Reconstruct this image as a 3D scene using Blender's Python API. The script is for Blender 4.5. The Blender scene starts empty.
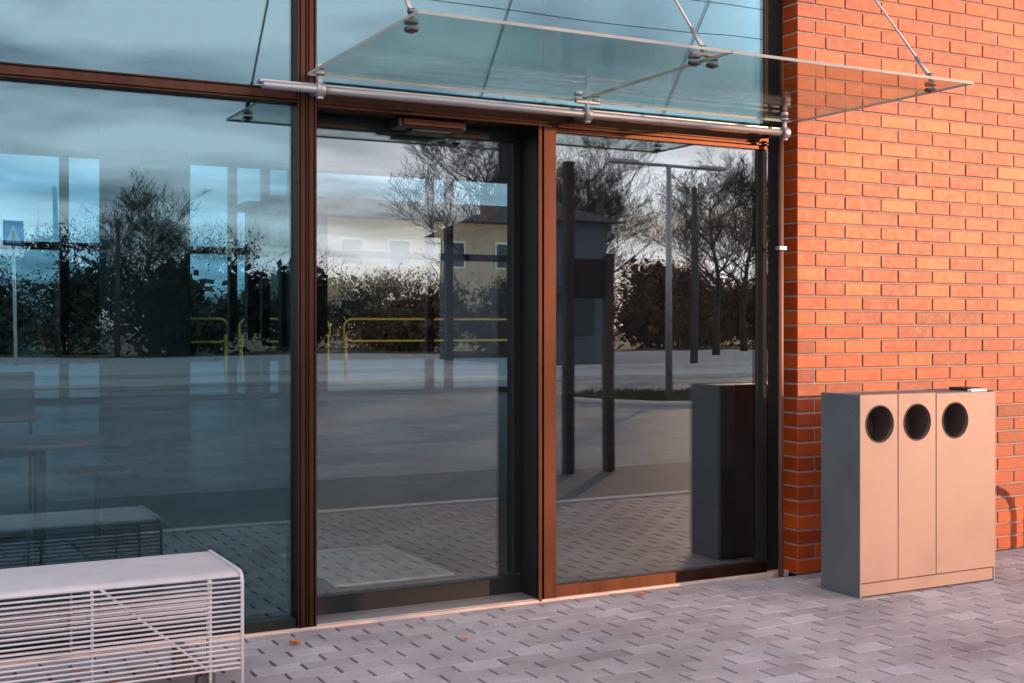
import bpy, bmesh, math, random
from mathutils import Vector, Matrix
R = math.radians
C = bpy.context.scene.collection
rnd = random.Random(7)

# ------------------------------------------------------------------ helpers
class MB:
    """collects shapes, build() links them as ONE mesh object"""
    def __init__(s): s.bm = bmesh.new()
    def box(s, x0, x1, y0, y1, z0, z1, mi=0):
        v = [s.bm.verts.new((x, y, z)) for x in (x0, x1) for y in (y0, y1) for z in (z0, z1)]
        for q in ((0,1,3,2),(4,6,7,5),(0,4,5,1),(2,3,7,6),(0,2,6,4),(1,5,7,3)):
            f = s.bm.faces.new([v[i] for i in q]); f.material_index = mi
        return s
    def quad(s, pts, mi=0):
        f = s.bm.faces.new([s.bm.verts.new(p) for p in pts]); f.material_index = mi
        return s
    def tube(s, p0, p1, r0, r1=None, n=10, mi=0, cap=True):
        if r1 is None: r1 = r0
        p0, p1 = Vector(p0), Vector(p1); d = (p1 - p0)
        if d.length < 1e-6: return s
        d.normalize()
        a = d.orthogonal().normalized(); b = d.cross(a)
        A = [s.bm.verts.new(p0 + (a*math.cos(2*math.pi*i/n) + b*math.sin(2*math.pi*i/n))*r0) for i in range(n)]
        B = [s.bm.verts.new(p1 + (a*math.cos(2*math.pi*i/n) + b*math.sin(2*math.pi*i/n))*r1) for i in range(n)]
        for i in range(n):
            f = s.bm.faces.new((A[i], A[(i+1) % n], B[(i+1) % n], B[i])); f.material_index = mi; f.smooth = n > 5
        if cap:
            s.bm.faces.new(A[::-1]).material_index = mi; s.bm.faces.new(B).material_index = mi
        return s
    def path(s, pts, r, n=8, closed=False, mi=0):
        P = [Vector(p) for p in pts]; N = len(P); rings = []
        a = None
        for i in range(N):
            if closed: d = P[(i+1) % N] - P[i-1]
            else: d = P[min(i+1, N-1)] - P[max(i-1, 0)]
            d.normalize()
            if a is None: a = d.orthogonal().normalized()
            else: a = (a - d*a.dot(d)).normalized()
            b = d.cross(a)
            rings.append([s.bm.verts.new(P[i] + (a*math.cos(2*math.pi*k/n) + b*math.sin(2*math.pi*k/n))*r) for k in range(n)])
        for i in range(N if closed else N-1):
            A, B = rings[i], rings[(i+1) % N]
            for k in range(n):
                f = s.bm.faces.new((A[k], A[(k+1) % n], B[(k+1) % n], B[k])); f.smooth = True; f.material_index = mi
        if not closed:
            s.bm.faces.new(rings[0][::-1]); s.bm.faces.new(rings[-1])
        return s
    def build(s, name, m, parent=None, bevel=0, recalc=True, seg=1):
        if recalc: bmesh.ops.recalc_face_normals(s.bm, faces=s.bm.faces)
        me = bpy.data.meshes.new(name); s.bm.to_mesh(me); s.bm.free()
        for mm in (m if isinstance(m, (list, tuple)) else [m]): me.materials.append(mm)
        o = bpy.data.objects.new(name, me); C.objects.link(o)
        if parent: o.parent = parent
        if bevel:
            b = o.modifiers.new('Bevel', 'BEVEL'); b.width = bevel; b.segments = seg; b.limit_method = 'ANGLE'; b.angle_limit = R(40)
        return o

def empty(name, loc=(0,0,0)):
    # things are modelled in world coordinates; the Empty marks the base, children are shifted back
    o = bpy.data.objects.new(name, None); C.objects.link(o); o.location = loc; o.empty_display_size = .1
    return o
def part(mb, name, m, root, bevel=0, seg=1, label=None, base=None):
    o = mb.build(name, m, root, bevel, seg=seg)
    top = root
    while top.parent: top = top.parent
    if root.parent is None: o.location = -Vector(root.location)
    if label: o['label'] = label
    return o
def tag(o, label, cat, group=None):
    o['label'] = label; o['category'] = cat
    if group: o['group'] = group
    return o
def struct(o): o['kind'] = 'structure'; return o

# ------------------------------------------------------------------ materials
def mat(name):
    m = bpy.data.materials.new(name); m.use_nodes = True
    nt = m.node_tree; p = nt.nodes['Principled BSDF']
    return m, nt, p
def N(nt, t, **kw):
    n = nt.nodes.new(t)
    for k, v in kw.items():
        if k in n.inputs: n.inputs[k].default_value = v
        else: setattr(n, k, v)
    return n
def ramp(nt, stops):
    n = nt.nodes.new('ShaderNodeValToRGB'); cr = n.color_ramp
    while len(cr.elements) < len(stops): cr.elements.new(.5)
    for e, (p, c) in zip(cr.elements, stops): e.position = p; e.color = (*c, 1)
    return n
def simple(name, col, rough=.5, metal=0, var=.12, scale=8, bump=0, bscale=60, stretch=None, spec=.5):
    """base colour broken by noise, roughness broken by noise, optional fine bump"""
    m, nt, p = mat(name); L = nt.links.new
    tc = N(nt, 'ShaderNodeTexCoord'); mp = N(nt, 'ShaderNodeMapping')
    L(tc.outputs['Object'], mp.inputs[0])
    if stretch: mp.inputs['Scale'].default_value = stretch
    no = N(nt, 'ShaderNodeTexNoise', Scale=scale, Detail=6.0, Roughness=.6); L(mp.outputs[0], no.inputs['Vector'])
    r = ramp(nt, [(.25, tuple(c*(1-var*1.6) for c in col)), (.5, col), (.75, tuple(min(1, c*(1+var)) for c in col))])
    L(no.outputs['Fac'], r.inputs[0]); L(r.outputs[0], p.inputs['Base Color'])
    mr = N(nt, 'ShaderNodeMapRange'); mr.inputs['To Min'].default_value = max(.02, rough-.1); mr.inputs['To Max'].default_value = min(1, rough+.12)
    L(no.outputs['Fac'], mr.inputs[0]); L(mr.outputs[0], p.inputs['Roughness'])
    p.inputs['Metallic'].default_value = metal; p.inputs['Specular IOR Level'].default_value = spec
    if bump:
        nb = N(nt, 'ShaderNodeTexNoise', Scale=bscale, Detail=4.0); L(mp.outputs[0], nb.inputs['Vector'])
        b = N(nt, 'ShaderNodeBump', Strength=bump, Distance=.004); L(nb.outputs['Fac'], b.inputs['Height']); L(b.outputs[0], p.inputs['Normal'])
    return m

def glass_mat(name, tint, refl, base, fres=.75, wave=0.0, ior=1.5, dirt=0):
    m = bpy.data.materials.new(name); m.use_nodes = True; nt = m.node_tree; nt.nodes.clear(); L = nt.links.new
    out = N(nt, 'ShaderNodeOutputMaterial'); mix = N(nt, 'ShaderNodeMixShader')
    tr = N(nt, 'ShaderNodeBsdfTransparent'); tr.inputs[0].default_value = (*tint, 1)
    gl = N(nt, 'ShaderNodeBsdfGlossy', Roughness=0.0); gl.inputs[0].default_value = (*refl, 1)
    fr = N(nt, 'ShaderNodeFresnel', IOR=ior)
    mul = N(nt, 'ShaderNodeMath', operation='MULTIPLY_ADD', use_clamp=True)
    mul.inputs[1].default_value = fres; mul.inputs[2].default_value = base
    L(fr.outputs[0], mul.inputs[0]); L(mul.outputs[0], mix.inputs[0]); L(tr.outputs[0], mix.inputs[1]); L(gl.outputs[0], mix.inputs[2])
    if wave:
        tc = N(nt, 'ShaderNodeTexCoord'); no = N(nt, 'ShaderNodeTexNoise', Scale=1.1, Detail=1.0)
        L(tc.outputs['Object'], no.inputs['Vector'])
        b = N(nt, 'ShaderNodeBump', Strength=1.0, Distance=wave); L(no.outputs['Fac'], b.inputs['Height']); L(b.outputs[0], gl.inputs['Normal'])
    if dirt:
        tc2 = N(nt, 'ShaderNodeTexCoord'); mp2 = N(nt, 'ShaderNodeMapping'); mp2.inputs['Scale'].default_value = (2.2,2.2,.5); L(tc2.outputs['Object'], mp2.inputs[0])
        dn = N(nt, 'ShaderNodeTexNoise', Scale=2.5, Detail=9.0, Roughness=.72); L(mp2.outputs[0], dn.inputs['Vector'])
        dr = N(nt, 'ShaderNodeMapRange'); dr.inputs['From Min'].default_value = .48; dr.inputs['From Max'].default_value = .8; dr.inputs['To Max'].default_value = dirt; L(dn.outputs['Fac'], dr.inputs[0])
        df = N(nt, 'ShaderNodeBsdfDiffuse'); df.inputs[0].default_value = (.5,.47,.44,1); mx2 = N(nt, 'ShaderNodeMixShader')
        L(dr.outputs[0], mx2.inputs[0]); L(mix.outputs[0], mx2.inputs[1]); L(df.outputs[0], mx2.inputs[2]); mix = mx2
    L(mix.outputs[0], out.inputs[0])
    return m

def brick_mat():
    m, nt, p = mat('clinker brick'); L = nt.links.new
    g = N(nt, 'ShaderNodeNewGeometry'); tc = N(nt, 'ShaderNodeTexCoord')
    r = ramp(nt, [(0, (.25,.032,.006)), (.15, (.33,.046,.006)), (.55, (.41,.058,.006)), (.85, (.45,.072,.008)), (1, (.46,.105,.018))])
    L(g.outputs['Random Per Island'], r.inputs[0])
    no = N(nt, 'ShaderNodeTexNoise', Scale=26.0, Detail=8.0, Roughness=.7); L(tc.outputs['Object'], no.inputs['Vector'])
    big = N(nt, 'ShaderNodeTexNoise', Scale=1.1, Detail=3.0); L(tc.outputs['Object'], big.inputs['Vector'])
    mx = N(nt, 'ShaderNodeMix', data_type='RGBA', blend_type='MULTIPLY'); mx.inputs[0].default_value = 1
    r2 = ramp(nt, [(.25, (.72,.70,.70)), (.5, (1,1,1)), (.8, (1.0,1.0,1.0))]); L(no.outputs['Fac'], r2.inputs[0])
    L(r.outputs[0], mx.inputs[6]); L(r2.outputs[0], mx.inputs[7])
    m2 = N(nt, 'ShaderNodeMix', data_type='RGBA', blend_type='MULTIPLY'); m2.inputs[0].default_value = 1
    r3 = ramp(nt, [(.3, (.62,.56,.56)), (.6, (1,1,1))]); L(big.outputs['Fac'], r3.inputs[0])
    L(mx.outputs[2], m2.inputs[6]); L(r3.outputs[0], m2.inputs[7])
    bl = N(nt, 'ShaderNodeTexNoise', Scale=4.0, Detail=10.0, Roughness=.75); L(tc.outputs['Object'], bl.inputs['Vector'])
    br = ramp(nt, [(.56, (0,0,0)), (.74, (.13,.13,.13))]); L(bl.outputs['Fac'], br.inputs[0])
    m3 = N(nt, 'ShaderNodeMix', data_type='RGBA'); L(br.outputs[0], m3.inputs[0]); L(m2.outputs[2], m3.inputs[6]); m3.inputs[7].default_value = (.42,.26,.20,1)
    L(m3.outputs[2], p.inputs['Base Color'])
    p.inputs['Roughness'].default_value = .42; p.inputs['Specular IOR Level'].default_value = .3
    mr = N(nt, 'ShaderNodeMapRange'); mr.inputs['To Min'].default_value = .3; mr.inputs['To Max'].default_value = .6
    L(no.outputs['Fac'], mr.inputs[0]); L(mr.outputs[0], p.inputs['Roughness'])
    b = N(nt, 'ShaderNodeBump', Strength=.35, Distance=.004); L(no.outputs['Fac'], b.inputs['Height']); L(b.outputs[0], p.inputs['Normal'])
    return m

def paver_mat():
    m, nt, p = mat('concrete paver'); L = nt.links.new
    g = N(nt, 'ShaderNodeNewGeometry'); tc = N(nt, 'ShaderNodeTexCoord')
    r = ramp(nt, [(0, (.33,.28,.29)), (.25, (.39,.335,.345)), (.8, (.425,.365,.378)), (1, (.50,.445,.46))])
    L(g.outputs['Random Per Island'], r.inputs[0])
    no = N(nt, 'ShaderNodeTexNoise', Scale=90.0, Detail=6.0, Roughness=.75); L(tc.outputs['Object'], no.inputs['Vector'])
    big = N(nt, 'ShaderNodeTexNoise', Scale=1.6, Detail=5.0, Roughness=.65); L(tc.outputs['Object'], big.inputs['Vector'])
    mx = N(nt, 'ShaderNodeMix', data_type='RGBA', blend_type='MULTIPLY'); mx.inputs[0].default_value = 1
    r2 = ramp(nt, [(.3, (.7,.7,.7)), (.6, (1,1,1))]); L(no.outputs['Fac'], r2.inputs[0])
    L(r.outputs[0], mx.inputs[6]); L(r2.outputs[0], mx.inputs[7])
    m2 = N(nt, 'ShaderNodeMix', data_type='RGBA', blend_type='MULTIPLY'); m2.inputs[0].default_value = 1
    r3 = ramp(nt, [(.3, (.60,.58,.58)), (.6, (1,1,1))]); L(big.outputs['Fac'], r3.inputs[0])
    L(mx.outputs[2], m2.inputs[6]); L(r3.outputs[0], m2.inputs[7]); vo = N(nt, 'ShaderNodeTexVoronoi', Scale=4.2); L(tc.outputs['Object'], vo.inputs['Vector'])
    vr = ramp(nt, [(.0, (.45,.45,.45)), (.055, (.5,.5,.5)), (.075, (1,1,1))]); L(vo.outputs['Distance'], vr.inputs[0])
    m4 = N(nt, 'ShaderNodeMix', data_type='RGBA', blend_type='MULTIPLY'); m4.inputs[0].default_value = .6; L(m2.outputs[2], m4.inputs[6]); L(vr.outputs[0], m4.inputs[7])
    L(m4.outputs[2], p.inputs['Base Color'])
    p.inputs['Roughness'].default_value = .72
    b = N(nt, 'ShaderNodeBump', Strength=.35, Distance=.003); L(no.outputs['Fac'], b.inputs['Height']); L(b.outputs[0], p.inputs['Normal'])
    return m

def plaza_mat(nm='far paving', bw=.2, bh=.1, ms=.006, c1=(.34,.315,.33), c2=(.41,.38,.40)):
    m, nt, p = mat(nm); L = nt.links.new
    tc = N(nt, 'ShaderNodeTexCoord')
    bt = N(nt, 'ShaderNodeTexBrick', Scale=1.0); bt.inputs['Brick Width'].default_value = bw; bt.inputs['Row Height'].default_value = bh
    bt.inputs['Mortar Size'].default_value = ms; bt.inputs['Color1'].default_value = (*c1,1); bt.inputs['Color2'].default_value = (*c2,1)
    bt.inputs['Mortar'].default_value = (.05,.045,.045,1)
    L(tc.outputs['Object'], bt.inputs['Vector'])
    big = N(nt, 'ShaderNodeTexNoise', Scale=.5, Detail=5.0, Roughness=.65); L(tc.outputs['Object'], big.inputs['Vector'])
    m2 = N(nt, 'ShaderNodeMix', data_type='RGBA', blend_type='MULTIPLY'); m2.inputs[0].default_value = 1
    r3 = ramp(nt, [(.3, (.55,.53,.53)), (.45, (.8,.8,.8)), (.65, (1,1,1))]); L(big.outputs['Fac'], r3.inputs[0])
    L(bt.outputs['Color'], m2.inputs[6]); L(r3.outputs[0], m2.inputs[7]); L(m2.outputs[2], p.inputs['Base Color'])
    p.inputs['Roughness'].default_value = .75
    return m

def leaf_mat(name, cols):
    m, nt, p = mat(name); L = nt.links.new
    g = N(nt, 'ShaderNodeNewGeometry')
    r = ramp(nt, [(i/(len(cols)-1), c) for i, c in enumerate(cols)]); L(g.outputs['Random Per Island'], r.inputs[0])
    L(r.outputs[0], p.inputs['Base Color']); p.inputs['Roughness'].default_value = .75; p.inputs['Specular IOR Level'].default_value = .2
    return m

M = {}
M['brick'] = brick_mat()
M['mortar'] = simple('mortar', (.29,.215,.185), .9, var=.15, scale=20, bump=.4, bscale=150)
M['paver'] = paver_mat(); M['plaza'] = plaza_mat()
M['sand'] = simple('joint sand', (.02,.018,.018), .95, scale=30)
M['bronze'] = simple('bronze anodised aluminium', (.066,.030,.020), .42, 1, .2, 3, stretch=(6,6,.6))
M['dark'] = simple('dark frame', (.008,.009,.0095), .5, 0, .2, 4, spec=.22)
M['jamb'] = simple('shade black jamb', (.012,.011,.010), .7, 0, .15, 4, spec=.15)  # near black in place of the shade on the right jamb
M['steel'] = simple('brushed stainless steel', (.45,.41,.405), .42, .8, .12, 30, stretch=(1,14,14))
M['darksteel'] = simple('dark steel fitting', (.16,.14,.14), .35, .9, .15, 20)
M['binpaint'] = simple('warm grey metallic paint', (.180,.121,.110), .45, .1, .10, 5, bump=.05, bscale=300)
M['bin_shaded'] = simple('grey metallic paint', (.115,.125,.137), .45, .3, .08, 5, bump=.05, bscale=300)  # bin paint darkened and cooled to imitate shade on the bin's side
M['cavity'] = simple('inner bin plastic', (.055,.035,.03), .7)
M['benchmat'] = simple('pale powder coat', (.50,.455,.475), .5, 0, .08, 12, bump=.08, bscale=200)
M['whitetag'] = simple('white tag', (.8,.8,.78), .5, var=.05)
M['blackplastic'] = simple('black plastic', (.02,.02,.022), .45)
M['glass'] = glass_mat('window glass', (.60,.80,.85), (.70,.95,1.0), .07, .9, .0011, dirt=.010)
M['doorglass'] = glass_mat('door glass', (.94,.97,.96), (.90,.97,.99), .09, .9, .0008, dirt=.014)
M['farglass'] = glass_mat('far window glass', (.36,.48,.53), (1,1,1), .03, .8)
M['canopyglass'] = glass_mat('canopy glass', (.82,.865,.845), (.9,.94,.93), .04, .2, 0, dirt=.03)
M['canopyedge'] = simple('ground glass edge', (.34,.33,.28), .45, var=.15, scale=10)
M['floor'] = simple('dark tile floor', (.03,.05,.056), .4, 0, .12, 3, spec=.25)
M['iwall'] = simple('interior plaster', (.12,.135,.14), .85, 0, .08, 2)
M['iceil'] = simple('interior ceiling', (.16,.17,.18), .9, 0, .06, 2)
M['column'] = simple('grey column paint', (.06,.07,.075), .6, 0, .08, 2)
M['farframe'] = simple('blue black frame', (.02,.028,.04), .45, .2)
M['mat'] = simple('beige mat', (.86,.80,.70), .95, 0, .25, 10, bump=.6, bscale=120)
M['carpet'] = simple('brown coir carpet', (.26,.20,.155), .95, 0, .2, 30, bump=.6, bscale=200)
M['wood'] = simple('reddish table top', (.60,.17,.12), .45, 0, .2, 6, stretch=(1,8,1))
M['darkwood'] = simple('dark brown seat', (.09,.05,.03), .5, 0, .2, 6)
M['threshold'] = simple('warm threshold stone', (.50,.36,.30), .7, 0, .15, 8)
M['concrete'] = simple('pale concrete', (.42,.38,.36), .85, 0, .12, 6, bump=.2, bscale=80)
M['road'] = simple('pale worn road', (.46,.44,.45), .8, 0, .12, .35)
M['asphalt'] = simple('worn asphalt', (.09,.095,.10), .75, 0, .2, 5, bump=.4, bscale=120)
M['slab'] = plaza_mat('pale slab paving', .6, .4, .008, (.20,.21,.225), (.29,.30,.315))
M['kerb'] = simple('kerb concrete', (.55,.52,.50), .85, 0, .1, 2)
M['ground'] = simple('winter grass', (.075,.065,.03), .95, 0, .4, .7)
M['bark'] = simple('bark', (.05,.035,.028), .9, 0, .3, 6)
M['hedge'] = leaf_mat('dark hedge leaf', [(.035,.034,.026), (.06,.055,.036), (.085,.065,.045)])
M['backlit_leaf'] = leaf_mat('brown backlit winter leaf', [(.10,.055,.034), (.17,.088,.05), (.24,.12,.065)])  # brown lightened to stand in for backlight glowing through the leaves
M['turf'] = leaf_mat('dry turf', [(.05,.045,.015), (.10,.085,.03)])
M['yellow'] = simple('yellow rail paint', (.75,.42,.04), .45, 0, .1, 5)
M['signblue'] = simple('sign blue', (.02,.16,.55), .4, var=.05)
M['signwhite'] = simple('sign white', (.8,.8,.8), .4, var=.05)
M['pole'] = simple('galvanised pole', (.42,.42,.43), .5, .6, .1, 6)
M['polewood'] = simple('dark pole', (.07,.055,.045), .8, 0, .2, 4)
M['housewall'] = simple('grey blue render', (.10,.115,.14), .9, 0, .1, 1)
M['rooftile'] = simple('dark roof tile', (.06,.045,.045), .8, 0, .2, 4)
M['peach'] = simple('peach render', (.62,.42,.30), .9, 0, .08, .5)
M['hglass'] = simple('dark window', (.03,.04,.05), .08, 0, .05)
M['leaf'] = simple('orange leaf', (.55,.14,.04), .7, 0, .2, 40)
M['roofing'] = simple('roof sheet', (.12,.12,.125), .6, .3)

GY = 5.13      # front of the fixed glazing
FY = 5.08      # front of the frame profiles

# ------------------------------------------------------------------ ground
g = MB().quad([(-400,-400,-.035),(400,-400,-.035),(400,400,-.035),(-400,400,-.035)]).build('ground', M['ground']); struct(g)
# plaza slab in front of the building (joint bed under the near pavers too)
mb = MB()
mb.box(-60, -3.02, 2.4, 5.08, -.03, -.001); mb.box(9.62, 60, 2.4, 5.0, -.03, -.001)
struct(mb.build('plaza', M['plaza']))
struct(MB().box(-60, 60, 2.28, 2.398, -.03, .006).build('drainage_strip', M['kerb'], bevel=.004))
struct(MB().box(-60, 60, .6, 2.278, -.03, -.002).build('asphalt_band', M['asphalt']))
struct(MB().box(-60, 60, -13, .598, -.03, -.001).build('slab_paving', M['slab']))
struct(MB().box(-3.02, 9.62, 2.4, 5.07, -.034, -.024).build('paving_bed', M['sand']))
# real pavers, 20 x 10 cm in running bond with chamfered edges
mb = MB(); bm = mb.bm
row = 0; y = 2.4
while y < 5.05:
    if y < 2.395: y += .1; continue
    off = (.1 if row % 2 else 0) + rnd.uniform(-.012, .012)
    x = -3.0 - off
    while x < 9.6:
        j = .0062; ch = .0022; jy_ = .0013; cy_ = .0009
        x0, x1 = max(x, -3.0)+j, min(x+.2, 9.6)-j; y0, y1 = y+jy_, y+.1-jy_
        if x1-x0 > .03 and not (4.0 < x0 and y0 > 5.0):
            a = rnd.uniform(-.004, .004); bb = rnd.uniform(-.004, .004); z = rnd.uniform(-.0006, .0006)
            jx, jy = rnd.uniform(-.0012,.0012), rnd.uniform(-.0012,.0012)
            def zz(px, py): return z + (py-(y0+y1)/2)*a + (px-(x0+x1)/2)*bb
            o = [(x0+jx,y0+jy),(x1+jx,y0+jy),(x1+jx,y1+jy),(x0+jx,y1+jy)]
            i_ = [(x0+ch+jx,y0+cy_+jy),(x1-ch+jx,y0+cy_+jy),(x1-ch+jx,y1-cy_+jy),(x0+ch+jx,y1-cy_+jy)]
            vo = [bm.verts.new((px,py,-.026)) for px,py in o]
            vm = [bm.verts.new((px,py,zz(px,py)-.0025)) for px,py in o]
            vi = [bm.verts.new((px,py,zz(px,py))) for px,py in i_]
            bm.faces.new(vi)
            for k in range(4):
                bm.faces.new((vm[k], vm[(k+1)%4], vi[(k+1)%4], vi[k])); bm.faces.new((vo[k], vo[(k+1)%4], vm[(k+1)%4], vm[k]))
        x += .2
    y += .1; row += 1
struct(mb.build('pavement', M['paver']))
struct(MB().box(-8, 4.33, 5.076, 5.30, -.03, .012).build('threshold_strip', M['threshold'], bevel=.002))
# road strips on both sides of the building, with kerbs
struct(MB().box(-90, 110, -21, -15, -.03, -.012).build('road', M['road'])); struct(MB().box(-90, 110, -41, -21.2, -.03, .0).build('gravel_yard', M['road']))
mb = MB(); mb.box(-90, 110, -15, -14.8, -.03, .11); mb.box(-90, 110, -21.2, -21, -.03, .11); struct(mb.build('kerb', M['kerb'], bevel=.02))
struct(MB().box(-90, 110, -14.8, -13, -.03, .004).build('road_verge_paving', M['plaza']))
struct(MB().box(-60, 90, 21.62, 26, -.03, -.002).build('rear_pavement', M['concrete']))
struct(MB().box(-90, 110, 26.2, 44, -.03, -.012).build('rear_road', M['road']))
struct(MB().box(-90, 110, 26, 26.2, -.03, .11).build('rear_kerb', M['kerb'], bevel=.02))

# ------------------------------------------------------------------ station building
SB = empty('station_building', (1.7, 5.2, 0))
tag(SB, 'station building with bronze framed glass front and orange brick wall beside its entrance', 'building')
# brick wall: single bricks on a recessed mortar body; corner at x=4.33, front y=5.01
mb = MB(); c = .077; WX0, WX1, WY = 4.33, 11.0, 5.01
for i in range(61):
    z0 = i*c + .0055; z1 = (i+1)*c - .0055
    x = WX0
    if i % 2: segs = [.115, .195]
    else: segs = [.185]
    k = 0
    while x < WX1 - .02:
        w = segs[k] if k < len(segs) else .25
        x1 = min(x + w, WX1)
        if k == 0: mb.box(x, x1, WY, WY + (.25 if i % 2 else .115), z0, z1)
        else:
            dy = rnd.uniform(-.0012, .0012); mb.box(x, x1, WY + dy, WY + .06, z0, z1)
        if k == 0:
            mb.box(x + .0, x + .115, WY + (.26 if i % 2 else .125), 5.40, z0, z1)
        x = x1 + .011; k += 1
part(mb, 'brick_wall', M['brick'], SB, bevel=.0025)
part(MB().box(WX0+.006, WX1, WY+.006, 5.395, 0, 4.70), 'mortar_bed', M['mortar'], SB)

ZT0, ZT1 = 2.25, 2.32
def vprofile(x0, x1, z0, z1, y0=FY, depth=.16, name='mullion', m=None, grooves=True):
    mb = MB(); mb.box(x0, x1, y0+.012, y0+depth, z0, z1)
    w = x1 - x0
    if grooves:   # pressure plate profile: ribs and grooves on the face
        ribs = [(0,.10),(.16,.40),(.46,.54),(.60,.84),(.90,1)]
        for a, b in ribs: mb.box(x0+w*a, x0+w*b, y0, y0+.0145, z0, z1)
    return part(mb, name, m or M['bronze'], SB, bevel=.0015)
for x0, x1 in ((1.640, 1.725), (-1.35, -1.27), (-4.35, -4.27), (-7.95, -7.87)): vprofile(x0, x1, 0.003, 4.5)
# post between door and fixed light: deep, with a narrow left fin
mb = MB(); mb.box(2.822, 2.915, FY+.012, 5.28, 0.003, ZT0); mb.box(2.815, 2.834, FY-.004, FY+.013, .003, ZT0); mb.box(2.846, 2.913, FY, FY+.013, .003, ZT0)
part(mb, 'door_post', M['bronze'], SB, bevel=.0015)
part(MB().box(2.8165, 2.8215, FY+.02, 5.261, .012, ZT0), 'reveal_shade_liner', M['dark'], SB)  # dark liner added over the post side in place of shade
# right jamb: its near black stands in for the shade there
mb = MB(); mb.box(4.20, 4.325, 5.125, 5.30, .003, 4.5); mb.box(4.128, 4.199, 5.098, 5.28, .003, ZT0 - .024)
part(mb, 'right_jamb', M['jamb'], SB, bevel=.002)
# transoms
def hprofile(x0, x1, z0, z1, name='transom', y0=FY, y1=5.24):
    mb = MB(); mb.box(x0, x1, y0+.012, y1, z0, z1); h = z1-z0
    for a, b in ((0,.12),(.2,.8),(.88,1)): mb.box(x0, x1, y0+.002, y0+.0145, z0+h*a, z0+h*b)
    return part(mb, name, M['bronze'], SB, bevel=.0015)
hprofile(-1.268, 1.638, ZT0+.012, ZT1); hprofile(-4.268, -1.352, ZT0+.012, ZT1); hprofile(-7.868, -4.352, ZT0+.012, ZT1)
hprofile(1.727, 4.198, ZT0, ZT1+.01)
for a, b in ((-7.868,-4.352),(-4.268,-1.352),(-1.268,1.638),(1.727,4.198)): hprofile(a, b, 4.42, 4.498)
# bottom rails
for a, b in ((-7.868,-4.352),(-4.268,-1.352),(-1.268,1.638)):
    part(MB().box(a, b, FY+.012, 5.24, .004, .055), 'bottom_rail', M['dark'], SB, bevel=.003)
part(MB().box(2.917, 4.198, FY+.012, 5.24, .004, .070), 'bottom_rail', M['bronze'], SB, bevel=.003)
part(MB().box(2.917, 4.198, FY+.012, 5.21, ZT0-.022, ZT0-.001), 'glazing_bead', M['bronze'], SB, bevel=.002)
# panes
def pane(x0, x1, z0, z1, m=None, y=GY):
    return part(MB().box(x0, x1, y, y+.012, z0, z1), 'window_pane', m or M['glass'], SB)
for a, b in ((-7.87,-4.35),(-4.27,-1.35),(-1.27,1.64)):
    pane(a-.01, b+.01, .040, ZT0+.03); pane(a-.01, b+.01, ZT1-.02, 4.44)
pane(1.715, 4.21, ZT1-.01, 4.44)
pane(2.905, 4.21, .05, ZT0-.01, M['doorglass'], y=5.104)
# entrance door, set back in its reveal
D = part(MB().box(1.727, 2.820, 5.262, 5.33, .012, .094), 'entrance_door', M['dark'], SB, bevel=.004)
def sub(mb, name, m, bevel=0): return mb.build(name, m, D, bevel)
sub(MB().box(1.727, 2.820, 5.262, 5.33, 2.195, 2.249), 'head_rail', M['dark'], .003)
sub(MB().box(1.727, 1.765, 5.262, 5.33, .106, 2.194), 'stile', M['dark'], .003)
sub(MB().box(2.778, 2.820, 5.262, 5.33, .106, 2.194), 'stile', M['dark'], .003)
sub(MB().box(1.755, 2.79, 5.285, 5.297, .09, 2.21), 'door_pane', M['doorglass'])
mb = MB(); mb.box(2.13, 2.47, 5.14, 5.261, 2.205, 2.248); mb.box(2.20, 2.40, 5.15, 5.255, 2.188, 2.206)
sub(mb, 'motion_sensor', M['blackplastic'], .006)
sub(MB().box(2.15, 2.45, 5.128, 5.1395, 2.212, 2.246), 'sensor_cover', M['bronze'], .004)
sub(MB().box(1.727, 2.820, FY+.02, 5.26, .004, .0145), 'door_sill', M['steel'], .001)
# copper coloured conduit against the brick return
mb = MB(); mb.tube((4.226, 5.018, .0), (4.226, 5.018, 2.28), .014, n=12)
cd = part(mb, 'conduit', simple('copper conduit', (.22,.10,.065), .5, .6, .15, 5), SB)
mb = MB(); mb.box(4.203, 4.25, 4.999, 5.036, 1.70, 1.72); mb.build('pipe_clip', M['steel'], cd, .002)
# interior: floor, ceiling, partition, side walls, column, far glazing
part(MB().box(-8, 12, 5.30, 21.6, -.03, -.002), 'floor', M['floor'], SB)
part(MB().box(-8, 12, 5.24, 21.5, 4.20, 4.30), 'ceiling', M['iceil'], SB)
part(MB().box(-8.2, 12.2, 4.94, 21.8, 4.715, 4.95), 'roof', M['roofing'], SB, bevel=.01)
part(MB().box(-8.0, 4.33, 5.10, 5.26, 4.50, 4.712), 'fascia', M['bronze'], SB)
part(MB().box(-8.2, -8.0, 5.05, 21.6, 0, 4.7), 'side_wall', M['brick'], SB)
part(MB().box(12.0, 12.2, 5.4, 21.6, 0, 4.7), 'side_wall', M['iwall'], SB)
part(MB().box(6.3, 11.99, 9.0, 9.2, 0, 4.19), 'dark_backing_wall', M['iwall'], SB)  # added wall, gives the right part of the right pane a dark backing
part(MB().box(2.32, 3.17, 13.6, 14.3, 0, 4.19), 'column', M['column'], SB, bevel=.01)
FFY = 21.45
far_x = [-7.9, -5.0, -2.1, .6, 2.93, 5.75, 6.34, 6.95, 9.55, 9.95, 11.9]
mb = MB()
for x in far_x: mb.box(x-.07, x+.07, FFY, FFY+.14, 0, 4.7)
mb.box(-8, 12, FFY+.005, FFY+.135, 0, .10); mb.box(-8, 12, FFY+.005, FFY+.135, 2.55, 2.68); mb.box(-8, 12, FFY+.005, FFY+.135, 4.1, 4.7)
part(mb, 'far_window_frame', M['farframe'], SB)
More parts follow.
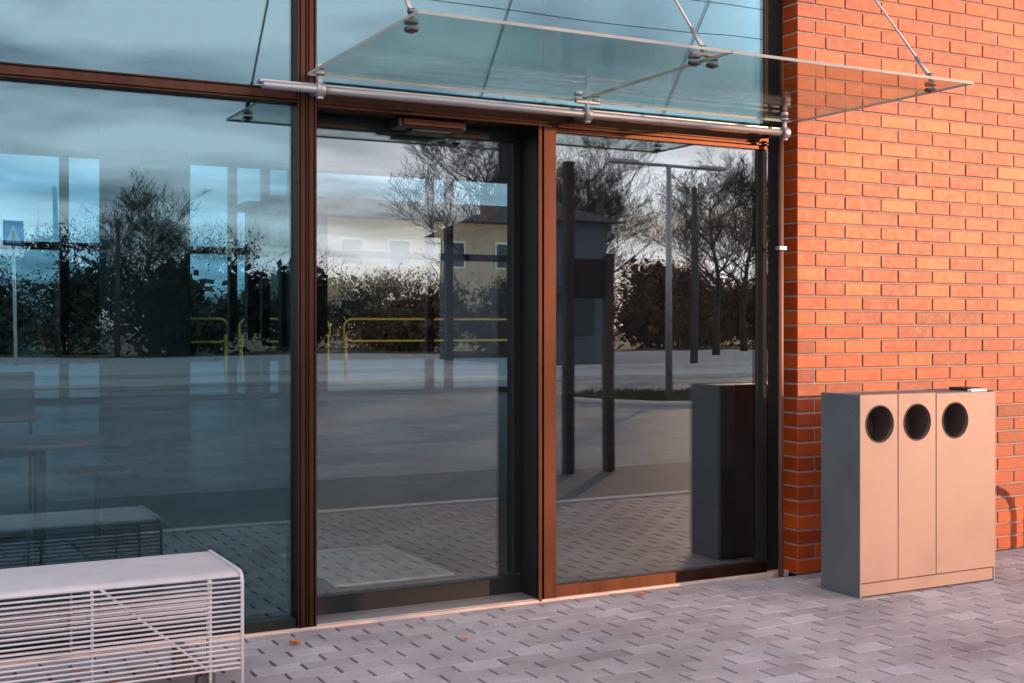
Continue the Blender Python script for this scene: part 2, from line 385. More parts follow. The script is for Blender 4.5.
part(MB().box(-8, 12, FFY+.06, FFY+.072, .1, 4.1), 'far_window_pane', M['farglass'], SB)
mb = MB()     # draught lobby at the far entrance
mb.box(5.66, 5.86, 20.2, 20.4, 0, 3.38); mb.box(6.24, 6.44, 20.2, 20.4, 0, 3.38); mb.box(6.85, 7.05, 20.2, 20.4, 0, 3.38)
mb.box(5.66, 7.05, 20.19, 20.41, 3.2, 3.38); mb.box(5.66, 7.05, 20.21, 20.39, 2.5, 2.66); mb.box(6.44, 6.85, 20.25, 20.35, 2.66, 3.2)
mb.box(5.66, 7.05, 20.42, 21.44, 3.3, 3.38); mb.box(6.55,6.98, 20.26, 20.34, 0, 2.5)
part(mb, 'lobby_frame', M['farframe'], SB)

# ------------------------------------------------------------------ glass canopy over the entrance
CA = empty('entrance_canopy', (3.0, 4.5, 2.3))
tag(CA, 'tinted flat glass canopy hung on thin rods above the entrance', 'canopy')
CZ = 2.377
def canopy_panel(x0, x1):
    mb = MB(); mb.box(x0, x1, 3.872, 5.055, CZ, CZ+.012, 0)
    o = part(mb, 'glass_panel', [M['canopyglass'], M['canopyedge']], CA)
    for p in o.data.polygons:
        if abs(p.normal.z) < .5: p.material_index = 1
    return o
canopy_panel(1.676, 3.013); canopy_panel(3.018, 4.352)
mb = MB(); mb.tube((1.453, 4.965, 2.302), (4.225, 4.965, 2.302), .017, n=18); part(mb, 'support_rail', M['steel'], CA)
mb = MB(); mb.box(1.46, 4.22, 5.020, 5.078, 2.325, 2.338); part(mb, 'rear_angle', M['steel'], CA, bevel=.002)
def clamp(x, y, pair=None):
    mb = MB()
    for dx in ((-.045, .045) if pair else (0,)):
        mb.tube((x+dx, y, CZ-.014), (x+dx, y, CZ-.001), .026, n=18); mb.tube((x+dx, y, CZ+.0125), (x+dx, y, CZ+.026), .026, n=18)
        mb.tube((x+dx, y, CZ-.020), (x+dx, y, CZ-.013), .012, n=12)
    if pair: mb.box(x-.06, x+.06, y-.010, y+.010, CZ+.026, CZ+.036)
    mb.tube((x, y, CZ+.026), (x, y, CZ+.062), .008, n=10)
    mb.tube((x-.012, y, CZ+.058), (x+.012, y, CZ+.058), .012, n=10)
    part(mb, 'glass_clamp', M['darksteel'], CA, bevel=.001)
def rod(x, y):
    mb = MB(); z0 = CZ+.055; y1 = FY+.0; z1 = z0 + (y1-y)*1.26
    d = Vector((0, y1-y, z1-z0)).normalized()
    p0 = Vector((x, y, z0)); p1 = Vector((x, y1, z1))
    mb.tube(p0+d*.10, p1, .0055, n=8); mb.tube(p0, p0+d*.13, .009, n=10)
    r = part(mb, 'tie_rod', M['steel'], CA)
    mb = MB(); mb.box(x-.02, x+.02, y1-.006, y1+.004, z1-.04, z1+.04); mb.build('wall_plate', M['darksteel'], r)
for x, y, p in ((1.735, 4.07, 0), (3.016, 4.06, 1), (4.255, 4.03, 0)): clamp(x, y, p); rod(x if x < 4.2 else 4.25, y)
for x, p in ((1.70, 0), (3.016, 1), (4.205, 0)):
    mb = MB()
    for dx in ((-.05, .05) if p else (0,)):
        mb.tube((x+dx, 4.965, CZ-.012), (x+dx, 4.965, CZ-.001), .022, n=16); mb.tube((x+dx, 4.965, CZ+.0125), (x+dx, 4.965, CZ+.03), .020, n=16)
    if p: mb.box(x-.065, x+.065, 4.955, 4.975, CZ-.024, CZ-.012)
    mb.tube((x, 4.965, 2.27), (x, 4.965, CZ-.01), .011, n=12)
    mb.tube((x-.018, 4.965, 2.302), (x+.018, 4.965, 2.302), .031, n=18)
    mb.tube((x, 4.965, 2.302), (x, 5.079, 2.302), .012, n=10)
    mb.tube((x, 4.965, 2.262), (x, 4.965, 2.272), .016, n=12)
    part(mb, 'rail_bracket', M['steel'], CA, bevel=.001)

# ------------------------------------------------------------------ triple litter bin
BN = empty('litter_bin', (4.67, 4.56, 0))
tag(BN, 'beige metal triple recycling bin with three round openings against the brick wall', 'bin')
X0, X1, Y0, Y1, H = 4.212, 5.135, 4.43, 4.70, .975
mb = MB()
mb.box(X0, X0+.012, Y0, Y1, 0, H); mb.box(X1-.012, X1, Y0+.001, Y1, 0, H); mb.box(X0+.012, X1-.012, Y1-.012, Y1, .01, H-.001)
mb.box(X0+.012, X1-.012, Y0+.030, Y1-.012, H-.014, H-.004); mb.box(X0+.012, X1-.012, Y0+.03, Y1-.012, .02, .03)
mb.tube((X0-.003, Y0+.06, .90), (X0+.004, Y0+.06, .90), .012, n=12)
part(mb, 'body', M['bin_shaded'], BN, bevel=.002)
part(MB().box(X0+.0125, X1-.0125, Y0+.004, Y0+.028, .006, .068), 'plinth', M['binpaint'], BN, bevel=.002)
def holed_panel(x0, x1, z0, z1, cx, cz, r, y0, y1, n=48):
    mb = MB(); bm = mb.bm
    def outer(t):
        c_, s_ = math.cos(t), math.sin(t)
        k = []
        if c_ > 1e-9: k.append((x1-cx)/c_)
        if c_ < -1e-9: k.append((x0-cx)/c_)
        if s_ > 1e-9: k.append((z1-cz)/s_)
        if s_ < -1e-9: k.append((z0-cz)/s_)
        k = min(v for v in k if v > 0); return (cx+c_*k, cz+s_*k)
    ts = sorted([2*math.pi*i/n for i in range(n)] + [math.atan2(z-cz, x-cx) % (2*math.pi) for x in (x0,x1) for z in (z0,z1)])
    O = [outer(t) for t in ts]; I = [(cx+r*math.cos(t), cz+r*math.sin(t)) for t in ts]
    fo = [bm.verts.new((a, y0, b)) for a, b in O]; fi = [bm.verts.new((a, y0, b)) for a, b in I]
    bo = [bm.verts.new((a, y1, b)) for a, b in O]; bi = [bm.verts.new((a, y1, b)) for a, b in I]
    m_ = len(ts)
    for i in range(m_):
        j = (i+1) % m_
        bm.faces.new((fo[i], fo[j], fi[j], fi[i])); bm.faces.new((bo[j], bo[i], bi[i], bi[j]))
        bm.faces.new((fo[j], fo[i], bo[i], bo[j])); bm.faces.new((fi[i], fi[j], bi[j], bi[i]))
    return mb
doors = [(X0+.0005, 4.456, 4.338), (4.461, 4.712, 4.586), (4.717, X1-.0005, 4.846)]
for a, b, cx in doors:
    d = part(holed_panel(a, b, .072, H-(.0 if b < 5 else .006), cx, .832, .088, Y0-.002, Y0+.018), 'front_panel', M['binpaint'], BN, bevel=.0012)
    ring = MB(); ring.path([(cx+.0885*math.cos(t), Y0-.003, .832+.0885*math.sin(t)) for t in [2*math.pi*i/40 for i in range(40)]], .0035, 6, True)
    rr = ring.build('opening_rim', M['cavity'], d)
    lin = MB(); bm = lin.bm; n = 32; A = []; B = []
    for i in range(n):
        t = 2*math.pi*i/n; A.append(bm.verts.new((cx+.0882*math.cos(t), Y0+.012, .832+.0882*math.sin(t)))); B.append(bm.verts.new((cx+.080*math.cos(t), Y0+.12, .832+.08*math.sin(t)-.03)))
    for i in range(n): bm.faces.new((A[i], A[(i+1)%n], B[(i+1)%n], B[i])).smooth = True
    lin.build('chute', M['cavity'], d)
    part(MB().box(cx-.115, cx+.105, Y0+.125, Y1-.02, .04, .93), 'inner_liner', M['cavity'], BN)
lk = part(MB().box(5.02, 5.125, Y0+.06, Y0+.20, H-.003, H+.012), 'lid_latch', M['blackplastic'], BN, bevel=.002)
part(MB().box(4.99, 5.10, Y0+.022, Y0+.05, H-.004, H+.007), 'tag_plate', M['whitetag'], BN, bevel=.001)

# ------------------------------------------------------------------ wire bench
BE = empty('wire_bench', (.1, 4.47, 0))
tag(BE, 'pale metal wire bench standing on the pavers in front of the large window', 'bench')
bx0, bx1, by0, by1, bz = -.95, 1.168, 4.23, 4.715, .45
r = .045
# seat: bent sheet with rounded front and rear edges
prof = [(by0, bz-r)] + [(by0+r-r*math.cos(t), bz-r+r*math.sin(t)) for t in [R(a) for a in range(15, 91, 15)]]
prof += [(by1-r+r*math.sin(t), bz-r+r*math.cos(t)) for t in [R(a) for a in range(0, 91, 15)]]
mb = MB()
top = [(y_, z_) for y_, z_ in prof if z_ > bz-r*.32]
up = [[mb.bm.verts.new((x, y_, z_)) for y_, z_ in top] for x in (bx0, bx1)]
dn = [[mb.bm.verts.new((x, y_, z_-.005)) for y_, z_ in top] for x in (bx0, bx1)]
for i in range(len(top)-1):
    f = mb.bm.faces.new((up[0][i], up[0][i+1], up[1][i+1], up[1][i])); f.smooth = True
    mb.bm.faces.new((dn[0][i], dn[1][i], dn[1][i+1], dn[0][i+1]))
    for e in (0, 1): mb.bm.faces.new((up[e][i], up[e][i+1], dn[e][i+1], dn[e][i]))
for i in (0, -1): mb.bm.faces.new((up[0][i], up[1][i], dn[1][i], dn[0][i]))
part(mb, 'seat', M['benchmat'], BE)
def grid(y, name):
    mb = MB(); z = bz-.030
    while z > .115: mb.tube((bx0, y, z), (bx1, y, z), .0041, n=6); z -= .0168
    return part(mb, name, M['benchmat'], BE)
grid(by0+.001, 'front_wires'); grid(by1-.001, 'back_wires')
def hoop(x, rr=.0055, foot=False, y0=by0+.008, y1=by1-.008, zb=.115, zt=bz-.012):
    q = .04; pts = [(x, y0, zb)]
    pts += [(x, y0+q-q*math.cos(R(a)), zt-q+q*math.sin(R(a))) for a in range(0, 91, 15)]
    pts += [(x, y1-q+q*math.sin(R(a)), zt-q+q*math.cos(R(a))) for a in range(0, 91, 15)]
    pts.append((x, y1, zb)); return MB().path(pts, rr, 8)
for x in (bx1-.003, bx0+.003): part(hoop(x, .0065, zb=.0, y0=by0, y1=by1, zt=bz-.001), 'leg', M['benchmat'], BE)
for x in (.665, -.05, -.45): part(hoop(x), 'hoop', M['benchmat'], BE)
for x in (1.056, -.84):
    mb = MB(); mb.tube((x, by0+.008, .02), (x, by0+.008, .43), .0055, n=8); part(mb, 'front_bar', M['benchmat'], BE)
for xa, xb in ((.69, 1.05), (-.47, -.83)):
    mb = MB(); mb.tube((xa, by0+.010, .435), (xb, by0+.010, .118), .0048, n=8); part(mb, 'brace', M['benchmat'], BE)
for x in (1.05, -.84):
    mb = MB(); mb.box(x-.02, x+.02, by0+.02, by1-.02, .10, .114); mb.box(x-.03, x+.03, by0+.03, by0+.09, .0, .10); mb.box(x-.03, x+.03, by1-.09, by1-.03, .0, .10)
    part(mb, 'foot', M['darksteel'], BE, bevel=.003)

# ------------------------------------------------------------------ small loose things
def leaf(x, y, rz, s, label):
    mb = MB(); bm = mb.bm
    pts = [(0,-.03),(.016,-.018),(.024,0),(.018,.018),(0,.038),(-.018,.018),(-.024,0),(-.016,-.018)]
    ct = bm.verts.new((0,0,.004)); vs = [bm.verts.new((a*s, b*s, .004+.012*abs(a)/.024*s+rnd.uniform(0,.004))) for a, b in pts]
    for i in range(8): bm.faces.new((ct, vs[i], vs[(i+1)%8]))
    o = mb.build('fallen_leaf', M['leaf']); o.location = (x, y, .002); o.rotation_euler.z = rz
    tag(o, label, 'leaf', 'leaves under the bench' if 'beneath' in label else 'fallen leaves')
leaf(1.56, 4.87, .6, .9, 'bright orange fallen leaf lying near the foot of the dark post')
leaf(3.32, 4.97, 1.1, .7, 'small orange fallen leaf against the lit frame under the right pane')
leaf(2.2, 4.60, 2.6, .55, 'tiny curled leaf lying on the pavers in front of the door')
for lx, ly, la, ls in ((.98,4.42,2.0,.9),(.80,4.62,.3,.8),(.62,4.50,1.2,.7),(.72,4.86,2.7,.8),(.90,4.80,.9,.6),(1.10,4.36,3.6,.8)):
    leaf(lx, ly, la, ls, 'small orange fallen leaf on the pavers beneath the wire bench')
o = MB().box(2.06, 2.72, 5.80, 6.76, .006, .020).build('door_mat', M['mat'], bevel=.004)
tag(o, 'pale beige mat lying just inside the glass entrance door', 'mat')
o = MB().box(1.75, 4.15, 5.36, 8.5, -.001, .004).build('entrance_carpet', M['carpet'])
tag(o, 'brown carpet strip on the floor behind the glass door', 'carpet')

def table(x, y, label):
    t = empty('cafe_table', (x, y, 0)); tag(t, label, 'table', 'tables inside the hall')
    mb = MB(); mb.tube((x,y,.725),(x,y,.75), .30, n=36); part(mb, 'table_top', M['wood'], t, bevel=.004)
    mb = MB(); mb.tube((x,y,.02),(x,y,.725), .03, n=14); part(mb, 'leg', M['farframe'], t)
    mb = MB(); mb.tube((x,y,0),(x,y,.02), .2, n=28); part(mb, 'base', M['farframe'], t, bevel=.004)
table(.76, 6.40, 'round reddish cafe table nearest the large window pane')
table(.70, 8.30, 'second round reddish cafe table farther inside the hall')
# stool
s_ = empty('stool', (1.24, 7.7, 0)); tag(s_, 'low round brown stool behind the cafe table', 'stool')
mb = MB(); mb.tube((1.24,7.7,.42),(1.24,7.7,.45), .18, n=28); part(mb, 'seat', M['darkwood'], s_, bevel=.008)
mb = MB(); mb.tube((1.24,7.7,0),(1.24,7.7,.42), .022, n=12); mb.tube((1.24,7.7,0),(1.24,7.7,.012), .15, n=24); part(mb, 'pedestal', M['farframe'], s_)
# chair
cx, cy = .85, 9.1
s_ = empty('chair', (cx, cy, 0)); tag(s_, 'dark high backed chair beyond the second cafe table', 'chair')
part(MB().box(cx-.22, cx+.22, cy-.22, cy+.22, .42, .46), 'seat', M['farframe'], s_, bevel=.01)
part(MB().box(cx-.22, cx+.22, cy+.20, cy+.225, .62, .98), 'backrest', M['farframe'], s_, bevel=.008)
for sx in (-1,1):
    for sy in (-1,1):
        mb = MB(); mb.tube((cx+sx*.19, cy+sy*.19, .0 ), (cx+sx*.19, cy+sy*.19, .42 if sy < 0 else .64), .013, n=8); part(mb, 'leg', M['farframe'], s_)

# ------------------------------------------------------------------ bicycle stand just past the frame (unseen, added to cast a shadow on the bricks)
s_ = empty('shadow_bike_stand', (6.5, 4.45, 0)); tag(s_, 'low metal bicycle stand added right of the bin to shadow the bricks', 'bike stand')
def hp(x, w, h): return [(x-w, 4.45, 0)] + [(x-w*math.cos(R(a)), 4.45, h-w+w*math.sin(R(a))) for a in range(0, 181, 15)] + [(x+w, 4.45, 0)]
for x in (6.3, 6.75, 7.2): part(MB().path(hp(x, .17, .42), .02, 10), 'hoop', M['darksteel'], s_)
part(MB().box(6.05, 7.45, 4.42, 4.48, .0, .012), 'base_rail', M['darksteel'], s_)

# ------------------------------------------------------------------ vegetation
def branch(mb, p, d, L_, r0, lvl, rr, maxl):
    n = 3 if lvl < 2 else 2
    q = p.copy(); dd = d.copy(); r_ = r0
    for i in range(n):
        dd = (dd + Vector((rr.uniform(-1,1), rr.uniform(-1,1), rr.uniform(-.3,.6)))*.16).normalized()
        q2 = q + dd*L_/n; r2 = max(.006, r0*(1-.55*(i+1)/n))
        mb.tube(q, q2, r_, r2, n=6 if lvl == 0 else 4 if lvl < 2 else 3, cap=False); q, r_ = q2, r2
        if lvl < maxl and (i > 0 or lvl > 0):
            for k in range(rr.choice((1,2)) + (1 if i == n-1 else 0)):
                ax = Vector((rr.uniform(-1,1), rr.uniform(-1,1), rr.uniform(-.1,.5))).normalized()
                branch(mb, q, (dd*.8 + ax*.75).normalized(), L_*rr.uniform(.55,.78), r_*rr.uniform(.5,.75), lvl+1, rr, maxl)
def bare_tree(x, y, h, seed, label, maxl=6):
    rr = random.Random(seed)
    t = empty('bare_tree', (x, y, 0)); tag(t, label, 'tree', 'bare winter trees across the road')
    mb = MB(); mb.tube((x,y,-.03),(x+rr.uniform(-.1,.1),y,h*.25), h*.022, h*.016, n=8); part(mb, 'trunk', M['bark'], t)
    mb = MB(); q = Vector((x, y, h*.23)); d = Vector((0,0,1)); n = 9
    for k in range(n):
        d = (d + Vector((rr.uniform(-1,1), rr.uniform(-1,1), .4))*.12).normalized(); f = (k+1)/n
        q2 = q + d*h*.6/n; mb.tube(q, q2, h*.016*(1-.8*(k/n)), h*.016*(1-.8*f), n=6, cap=False); q = q2
        for b_ in range(rr.choice((1,2,2,3))):
            a = rr.uniform(0, 6.283); up = rr.uniform(.35,.9)
            branch(mb, q, Vector((math.cos(a), math.sin(a), up)).normalized(), h*.27*(1-.45*f)*rr.uniform(.7,1.2), h*.0075*(1-.5*f), 1, rr, maxl-1)
    part(mb, 'crown', M['bark'], t)
def foliage(mb, c, rad, n, s, rr, clumps=14, tight=0):
    cl = []
    for k in range(clumps):
        while True:
            v = Vector((rr.uniform(-1,1), rr.uniform(-1,1), rr.uniform(-1,1)))
            if v.length < 1: break
        cl.append((v, rr.uniform(.25,.5)) if not tight else (v.normalized()*rr.uniform(.85,1.12), rr.uniform(.6,1.4)*tight*1.5))
    for i in range(n):
        v, q = rr.choice(cl); w = Vector((rr.gauss(0,1), rr.gauss(0,1), rr.gauss(0,1)))*q*.55
        p = v*.8 + w; P = Vector((c[0]+p.x*rad[0], c[1]+p.y*rad[1], max(.02, c[2]+p.z*rad[2])))
        a = Vector((rr.uniform(-1,1), rr.uniform(-1,1), rr.uniform(-1,1))).normalized(); b = a.orthogonal().normalized(); ss = s*rr.uniform(.5,1.3)
        mb.quad([P-a*ss, P+b*ss*.6, P+a*ss, P-b*ss*.6])
def shrub(x, y, w, h, m, seed, label, n=11000, s=.07, name='shrub', group='dark shrubs across the road'):
    rr = random.Random(seed); t = empty(name, (x, y, 0)); tag(t, label, 'shrub', group)
    mb = MB()
    for k in range(5):
        a = rr.uniform(0, 6.28); mb.tube((x+.2*math.cos(a), y+.2*math.sin(a), -.03), (x+w*.5*math.cos(a), y+w*.4*math.sin(a), h*.6), .06, .02, n=5)
    for k in range(26):
        a = rr.uniform(0, 6.283); p0 = Vector((x+w*.45*math.cos(a)*rr.random(), y+w*.3*math.sin(a), h*.5)); d = Vector((math.cos(a)*.6, math.sin(a)*.3, rr.uniform(.5,1.3))).normalized()
        branch(mb, p0, d, h*rr.uniform(.22,.34), .016, 2, rr, 4)
    part(mb, 'stem', M['bark'], t)
    mb = MB(); foliage(mb, (x,y,h*.42), (w*.86,w*.5,h*.44), 3600, .26, rr); foliage(mb, (x,y,h*.45), (w,w*.6,h*.56), n, s, rr, 60, .16)
    o = mb.build('foliage', m, t, recalc=False); o.location = -Vector(t.location)
words = ['broad','ragged','low','dense','rounded','tangled','uneven','wide','thick','leaning','tall','open','heavy','loose']
# row of shrubs on the far side of the road in front of the building (seen mirrored in the glass)
for k in range(15):
    x = -12 + k*5.2 + rnd.uniform(-.8,.8); yy = -48 + rnd.uniform(-2,2)
    hh = rnd.uniform(3.4, 6.0) if x < 28 else rnd.uniform(3.4, 5.2)
    shrub(x, yy, 3.6, hh, M['hedge'] if x < 22 else M['backlit_leaf'], 100+k, f'{words[k%14]} dark winter shrub in the row across the road')
bare_tree(12.2, -50, 7.4, 3, 'spreading bare tree behind the dark shrubs across the road')
bare_tree(19.8, -30, 8.4, 5, 'bare tree left of the grey house across the road')
bare_tree(24.6, -31, 8.6, 8, 'tall bare tree right behind the grey house')
bare_tree(32.4, -32.5, 8.2, 11, 'bare tree beside the dark utility pole')
bare_tree(38.3, -38, 8.8, 14, 'slender bare tree farthest along the road')
bare_tree(27.5, -36, 7.4, 17, 'small bare tree in front of the brown shrubs')
bare_tree(-3.0, -46, 8.4, 19, 'bare tree at the far left end of the shrub row')

# grey house across the road
hs = empty('grey_house', (20.4, -26, 0)); tag(hs, 'grey rendered house with dark hipped roof across the road', 'house')
part(MB().box(19.35, 21.5, -32, -24, -.03, 4.7), 'wall', M['housewall'], hs)
mb = MB(); bm = mb.bm
e = [bm.verts.new(p) for p in ((18.9,-32.6,4.66),(22.0,-32.6,4.66),(22.0,-23.5,4.66),(18.9,-23.5,4.66))]
rt = [bm.verts.new(p) for p in ((19.8,-30,5.35),(19.8,-25,5.35))]
bm.faces.new(e); bm.faces.new((e[3],e[2],rt[1])); bm.faces.new((e[0],rt[0],e[1])); bm.faces.new((e[0],e[3],rt[1],rt[0])); bm.faces.new((e[1],rt[0],rt[1],e[2]))
rf = part(mb, 'roof', M['rooftile'], hs)
MB().box(19.3, 19.7, -28.5, -28.0, 5.0, 5.9).build('chimney', M['brick'], rf)
for x in (20.1,):
    f = part(MB().box(x, x+.9, -23.985, -23.93, 1.0, 2.4), 'window', M['rooftile'], hs)
    MB().box(x+.08, x+.82, -23.928, -23.92, 1.08, 2.32).build('pane', M['hglass'], f)
part(MB().box(19.2, 21.0, -23.9, -22.9, 2.3, 2.5), 'porch_roof', M['rooftile'], hs)
# street lamp on its grass island
t = empty('street_lamp', (12.7, -7.9, 0)); tag(t, 'grey double armed street lamp standing on a grass island', 'street lamp')
mb = MB(); mb.tube((12.7,-7.9,0),(12.7,-7.9,4.15), .065, .045, n=12); part(mb, 'pole', M['pole'], t)
mb = MB(); mb.tube((11.75,-7.9,4.15),(13.65,-7.9,4.15), .03, n=8); part(mb, 'arm', M['pole'], t)
for s in (-1,1): part(MB().box(12.7+s*.95-.28, 12.7+s*.95+.28, -8.0, -7.8, 4.13, 4.20), 'lamp_head', M['pole'], t, bevel=.02)
mb = MB(); rr = random.Random(4)
for k in range(5000):
    a = rr.uniform(0,6.283); q = math.sqrt(rr.random()); P = Vector((12.9+2.1*q*math.cos(a), -7.8+1.6*q*math.sin(a), .0))
    h = rr.uniform(.05,.14); d = Vector((rr.uniform(-.06,.06), rr.uniform(-.06,.06), h)); w = Vector((rr.uniform(-1,1), rr.uniform(-1,1), 0)).normalized()*.012
    mb.quad([P-w, P+w, P+d+w*.3, P+d-w*.3])
o = mb.build('grass', M['turf'], recalc=False); o['kind'] = 'stuff'; o['label'] = 'dry grass on the island round the lamp'
mb = MB(); mb.path([(12.9+2.2*math.cos(R(a)), -7.8+1.7*math.sin(R(a)), .02) for a in range(0,360,10)], .06, 6, True); struct(mb.build('island_kerb', M['kerb']))
mb = MB(); mb.bm.faces.new([mb.bm.verts.new((12.9+2.2*math.cos(R(a)), -7.8+1.7*math.sin(R(a)), .004)) for a in range(0,360,10)]); struct(mb.build('island_soil', M['ground']))
t = empty('notice_board', (5.7, .83, 0)); tag(t, 'dark two posted notice board standing on the plaza by the lamp island, left post raised for its shadow', 'notice board')
for x in (5.50, 5.92): part(MB().box(x-.045, x+.045, .79, .88, -.002, 2.75 if x < 5.7 else 1.95), 'post', M['polewood'], t, bevel=.01)  # left post raised so its shadow covers the mullion beside the door
part(MB().box(5.56, 5.86, .80, .86, 1.55, 1.9), 'panel', M['farframe'], t, bevel=.005)
# utility poles with wires
def upole(x, y, h, label):
    t = empty('utility_pole', (x, y, 0)); tag(t, label, 'utility pole', 'utility poles along the road')
    mb = MB(); mb.tube((x,y,-.03),(x,y,h), .13, .09, n=10); part(mb, 'post', M['polewood'], t)
    mb = MB(); mb.tube((x,y,h),(x,y,h+.08), .11, .05, n=10); part(mb, 'cap', M['darksteel'], t)
upole(23.7, -22.2, 5.7, 'dark utility pole nearest the lamp'); upole(7.1, -44, 7.0, 'dark utility pole behind the road sign'); upole(9.6, -44, 5.8, 'dark utility pole beside the spreading bare tree')
def wire(a, b, sag, label):
    pts = [Vector(a).lerp(Vector(b), i/14) - Vector((0,0,4*sag*(i/14)*(1-i/14))) for i in range(15)]
    o = MB().path(pts, .012, 4).build('overhead_wire', M['blackplastic']); tag(o, label, 'wire', 'overhead wires')
for k, dz in enumerate((0, .45, .9)):
    wire((-30, -13+k*1.5, 9.5+dz), (34, -20+k*1.5, 10.5+dz), .9, ['lowest','middle','highest'][k] + ' thin overhead wire crossing above the plaza')
# pedestrian sign
t = empty('road_sign', (4.1, -30.5, 0)); tag(t, 'blue square pedestrian crossing sign on a pale pole', 'road sign')
mb = MB(); mb.tube((4.1,-30.5,-.03),(4.1,-30.5,4.5), .05, n=10); part(mb, 'pole', M['signwhite'], t)
sp = part(MB().box(3.8, 4.4, -30.43, -30.40, 3.75, 4.5), 'sign_plate', M['signblue'], t, bevel=.01)
mb = MB(); bm = mb.bm; bm.faces.new([bm.verts.new((x_, -30.392, z_)) for x_, z_ in ((3.87,3.84),(4.33,3.84),(4.1,4.38))]); mb.build('white_triangle', M['signwhite'], sp)
mb = MB(); mb.tube((4.1,-30.390,4.16),(4.1,-30.386,4.16), .04, n=10); mb.quad([(4.07,-30.388,3.98),(4.13,-30.388,3.98),(4.12,-30.388,4.12),(4.08,-30.388,4.12)]); mb.quad([(4.02,-30.388,3.86),(4.05,-30.388,3.86),(4.12,-30.388,3.98),(4.08,-30.388,3.98)]); mb.quad([(4.14,-30.388,3.86),(4.17,-30.388,3.86),(4.12,-30.388,3.98),(4.09,-30.388,3.98)])
mb.build('walking_figure', M['blackplastic'], sp)

# ------------------------------------------------------------------ beyond the hall (seen through both glass fronts)
def rail(x0, x1, y, label):
    t = empty('yellow_barrier', (x0, y, 0)); tag(t, label, 'barrier', 'yellow tube barriers behind the station')
    q = .2; zt, zb = 1.45, .93
    pts = []
    for cx_, cz_, a0 in ((x1-q, zt-q, 0), (x0+q, zt-q, 90), (x0+q, zb+q, 180), (x1-q, zb+q, 270)):
        pts += [(cx_+q*math.cos(R(a)), y, cz_+q*math.sin(R(a))) for a in range(a0, a0+91, 15)]
    part(MB().path(pts, .026, 8, True), 'rail', M['yellow'], t)
    for x in (x0+.05, x1-.05): mb = MB(); mb.tube((x,y,-.03),(x,y,1.1), .04, n=8); part(mb, 'post', M['yellow'], t)
rail(5.6, 7.25, 27.5, 'leftmost yellow tube barrier seen through the hall'); rail(7.5, 9.65, 27.5, 'short yellow tube barrier between the two long ones'); rail(10.0, 16.4, 27.5, 'long yellow tube barrier seen through the glass door')
pb = empty('peach_house', (25, 57, 0)); tag(pb, 'sunlit peach rendered house seen far through the door', 'house')
part(MB().box(19.0, 34, 57, 66, -.03, 6.6), 'wall', M['peach'], pb)
mb = MB(); bm = mb.bm
e = [bm.verts.new(p) for p in ((18.5,56.4,6.6),(34.5,56.4,6.6),(34.5,66.6,6.6),(18.5,66.6,6.6))]; rt = [bm.verts.new(p) for p in ((18.5,61.5,8.0),(34.5,61.5,8.0))]
bm.faces.new(e); bm.faces.new((e[0],e[1],rt[1],rt[0])); bm.faces.new((e[2],e[3],rt[0],rt[1])); bm.faces.new((e[0],rt[0],e[3])); bm.faces.new((e[1],e[2],rt[1]))
part(mb, 'roof', M['rooftile'], pb)
for x in (20.5, 23.0, 26, 29):
    for z in (1.2, 4.2):
        f = part(MB().box(x, x+1.3, 56.95, 57.02, z, z+1.4), 'window', M['signwhite'], pb); MB().box(x+.1, x+1.2, 56.93, 56.945, z+.1, z+1.3).build('pane', M['hglass'], f)
for k in range(9):
    x = -14 + k*5.6 + rnd.uniform(-.8,.8)
    shrub(x, 47 + rnd.uniform(-1.5,1.5), 3.5, rnd.uniform(2.6,4.2), M['hedge'], 200+k, f'{words[(k+3)%14]} shrub in the row behind the station', name='shrub', group='shrubs behind the station')

# ------------------------------------------------------------------ light
SAZ = (.67, -.74); EL = 5.0
n_ = math.hypot(*SAZ); sd = Vector((SAZ[0]/n_*math.cos(R(EL)), SAZ[1]/n_*math.cos(R(EL)), math.sin(R(EL))))
sun = bpy.data.lights.new('sun', 'SUN'); sun.energy = 4.4; sun.angle = R(.55); sun.color = (1, .54, .29)
so = bpy.data.objects.new('sun', sun); C.objects.link(so); so.rotation_euler = sd.to_track_quat('Z', 'Y').to_euler()

w = bpy.data.worlds.new('World'); bpy.context.scene.world = w; w.use_nodes = True
nt = w.node_tree; L = nt.links.new; bg = nt.nodes['Background']
sky = N(nt, 'ShaderNodeTexSky', sky_type='NISHITA'); sky.sun_disc = False
sky.sun_elevation = R(EL); sky.sun_rotation = math.atan2(sd.x, sd.y); sky.air_density = 1.0; sky.dust_density = .3; sky.ozone_density = 2.5
tc = N(nt, 'ShaderNodeTexCoord'); sep = N(nt, 'ShaderNodeSeparateXYZ'); L(tc.outputs['Generated'], sep.inputs[0])
zz_ = N(nt, 'ShaderNodeMath', operation='ADD'); zz_.inputs[1].default_value = .12; L(sep.outputs['Z'], zz_.inputs[0])
dv = N(nt, 'ShaderNodeVectorMath', operation='DIVIDE'); cmb = N(nt, 'ShaderNodeCombineXYZ')
for i in range(3): L(zz_.outputs[0], cmb.inputs[i])
L(tc.outputs['Generated'], dv.inputs[0]); L(cmb.outputs[0], dv.inputs[1])
mp = N(nt, 'ShaderNodeMapping'); mp.inputs['Scale'].default_value = (.75,.9,0); mp.inputs['Location'].default_value = (1.3,.4,0); L(dv.outputs[0], mp.inputs[0])
cn = N(nt, 'ShaderNodeTexNoise', Scale=1.3, Detail=7.0, Roughness=.52, Distortion=.3); L(mp.outputs[0], cn.inputs['Vector'])
cr = ramp(nt, [(.34, (0,0,0)), (.60, (1,1,1))]); L(cn.outputs['Fac'], cr.inputs[0])
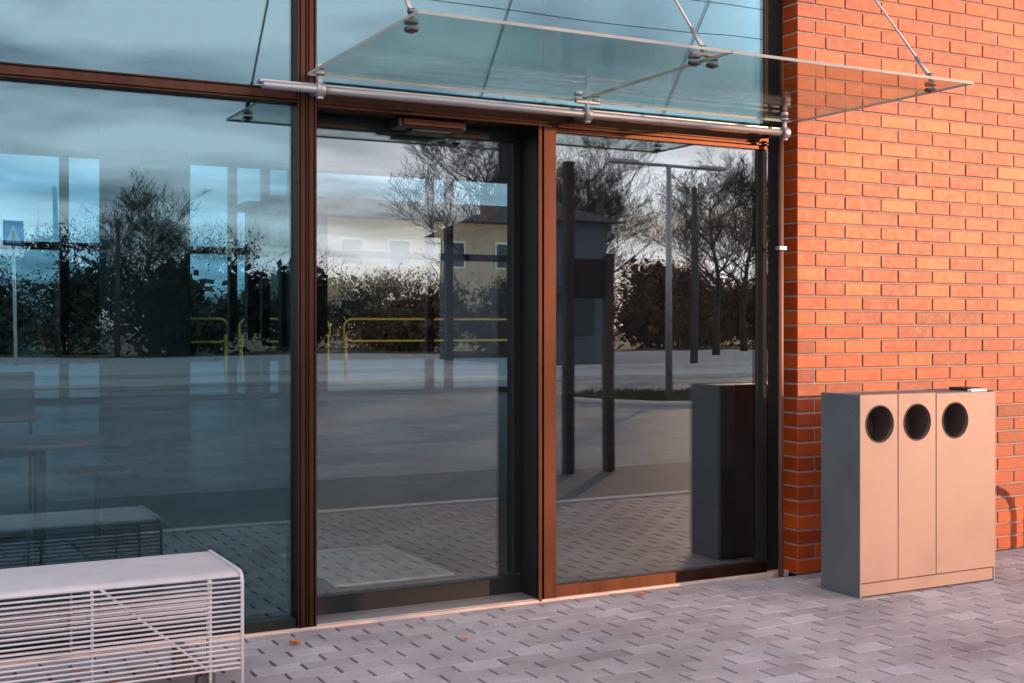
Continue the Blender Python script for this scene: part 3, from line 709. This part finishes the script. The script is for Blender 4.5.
# fade clouds out below the horizon
fz = N(nt, 'ShaderNodeMapRange'); fz.inputs['From Min'].default_value = -.02; fz.inputs['From Max'].default_value = .05; L(sep.outputs['Z'], fz.inputs[0])
cm = N(nt, 'ShaderNodeMath', operation='MULTIPLY'); L(cr.outputs[0], cm.inputs[0]); L(fz.outputs[0], cm.inputs[1])
cs = N(nt, 'ShaderNodeMath', operation='MULTIPLY'); cs.inputs[1].default_value = .9; ez = N(nt, 'ShaderNodeMapRange'); ez.inputs['From Min'].default_value = .38; ez.inputs['From Max'].default_value = .75; ez.inputs['To Min'].default_value = 1; ez.inputs['To Max'].default_value = .6; L(sep.outputs['Z'], ez.inputs[0])
cm2 = N(nt, 'ShaderNodeMath', operation='MULTIPLY'); L(cm.outputs[0], cm2.inputs[0]); L(ez.outputs[0], cm2.inputs[1]); L(cm2.outputs[0], cs.inputs[0])
# cloud colour is fixed, a bright near-white mixed over the sky
hsv = N(nt, 'ShaderNodeHueSaturation', Saturation=.30, Value=3.4); L(sky.outputs[0], hsv.inputs['Color'])
mixc = N(nt, 'ShaderNodeMix', data_type='RGBA'); L(cs.outputs[0], mixc.inputs[0]); sk2 = N(nt, 'ShaderNodeMix', data_type='RGBA', blend_type='MULTIPLY'); sk2.inputs[0].default_value = 1; sk2.inputs[7].default_value = (.98,.93,1.10,1)
hs2 = N(nt, 'ShaderNodeHueSaturation', Saturation=.75, Value=1.1); L(sky.outputs[0], hs2.inputs['Color']); L(hs2.outputs[0], sk2.inputs[6]); L(sk2.outputs[2], mixc.inputs[6]); mixc.inputs[7].default_value = (16.5,16.4,16.8,1)
wb = N(nt, 'ShaderNodeMix', data_type='RGBA', blend_type='MULTIPLY'); wb.inputs[0].default_value = 1; wb.inputs[7].default_value = (1.0,.96,1.0,1)
L(mixc.outputs[2], wb.inputs[6]); L(wb.outputs[2], bg.inputs[0]); bg.inputs[1].default_value = .15

# ------------------------------------------------------------------ camera, colour management
cam = bpy.data.cameras.new('camera'); co = bpy.data.objects.new('camera', cam); C.objects.link(co)
co.location = (0, 0, 1.31); co.rotation_euler = (R(90), 0, -math.atan2(.466, .885))
cam.sensor_width = 36; cam.lens = 36*1230/1024; cam.shift_y = -16.5/1024; cam.clip_end = 2000; cam.clip_start = .05
sc = bpy.context.scene; sc.camera = co
sc.view_settings.view_transform = 'Standard'; sc.view_settings.look = 'None'; sc.view_settings.gamma = 1; sc.view_settings.exposure = .5
try:
    sc.cycles.use_denoising = True; sc.cycles.max_bounces = 12; sc.cycles.transparent_max_bounces = 24
except Exception: pass
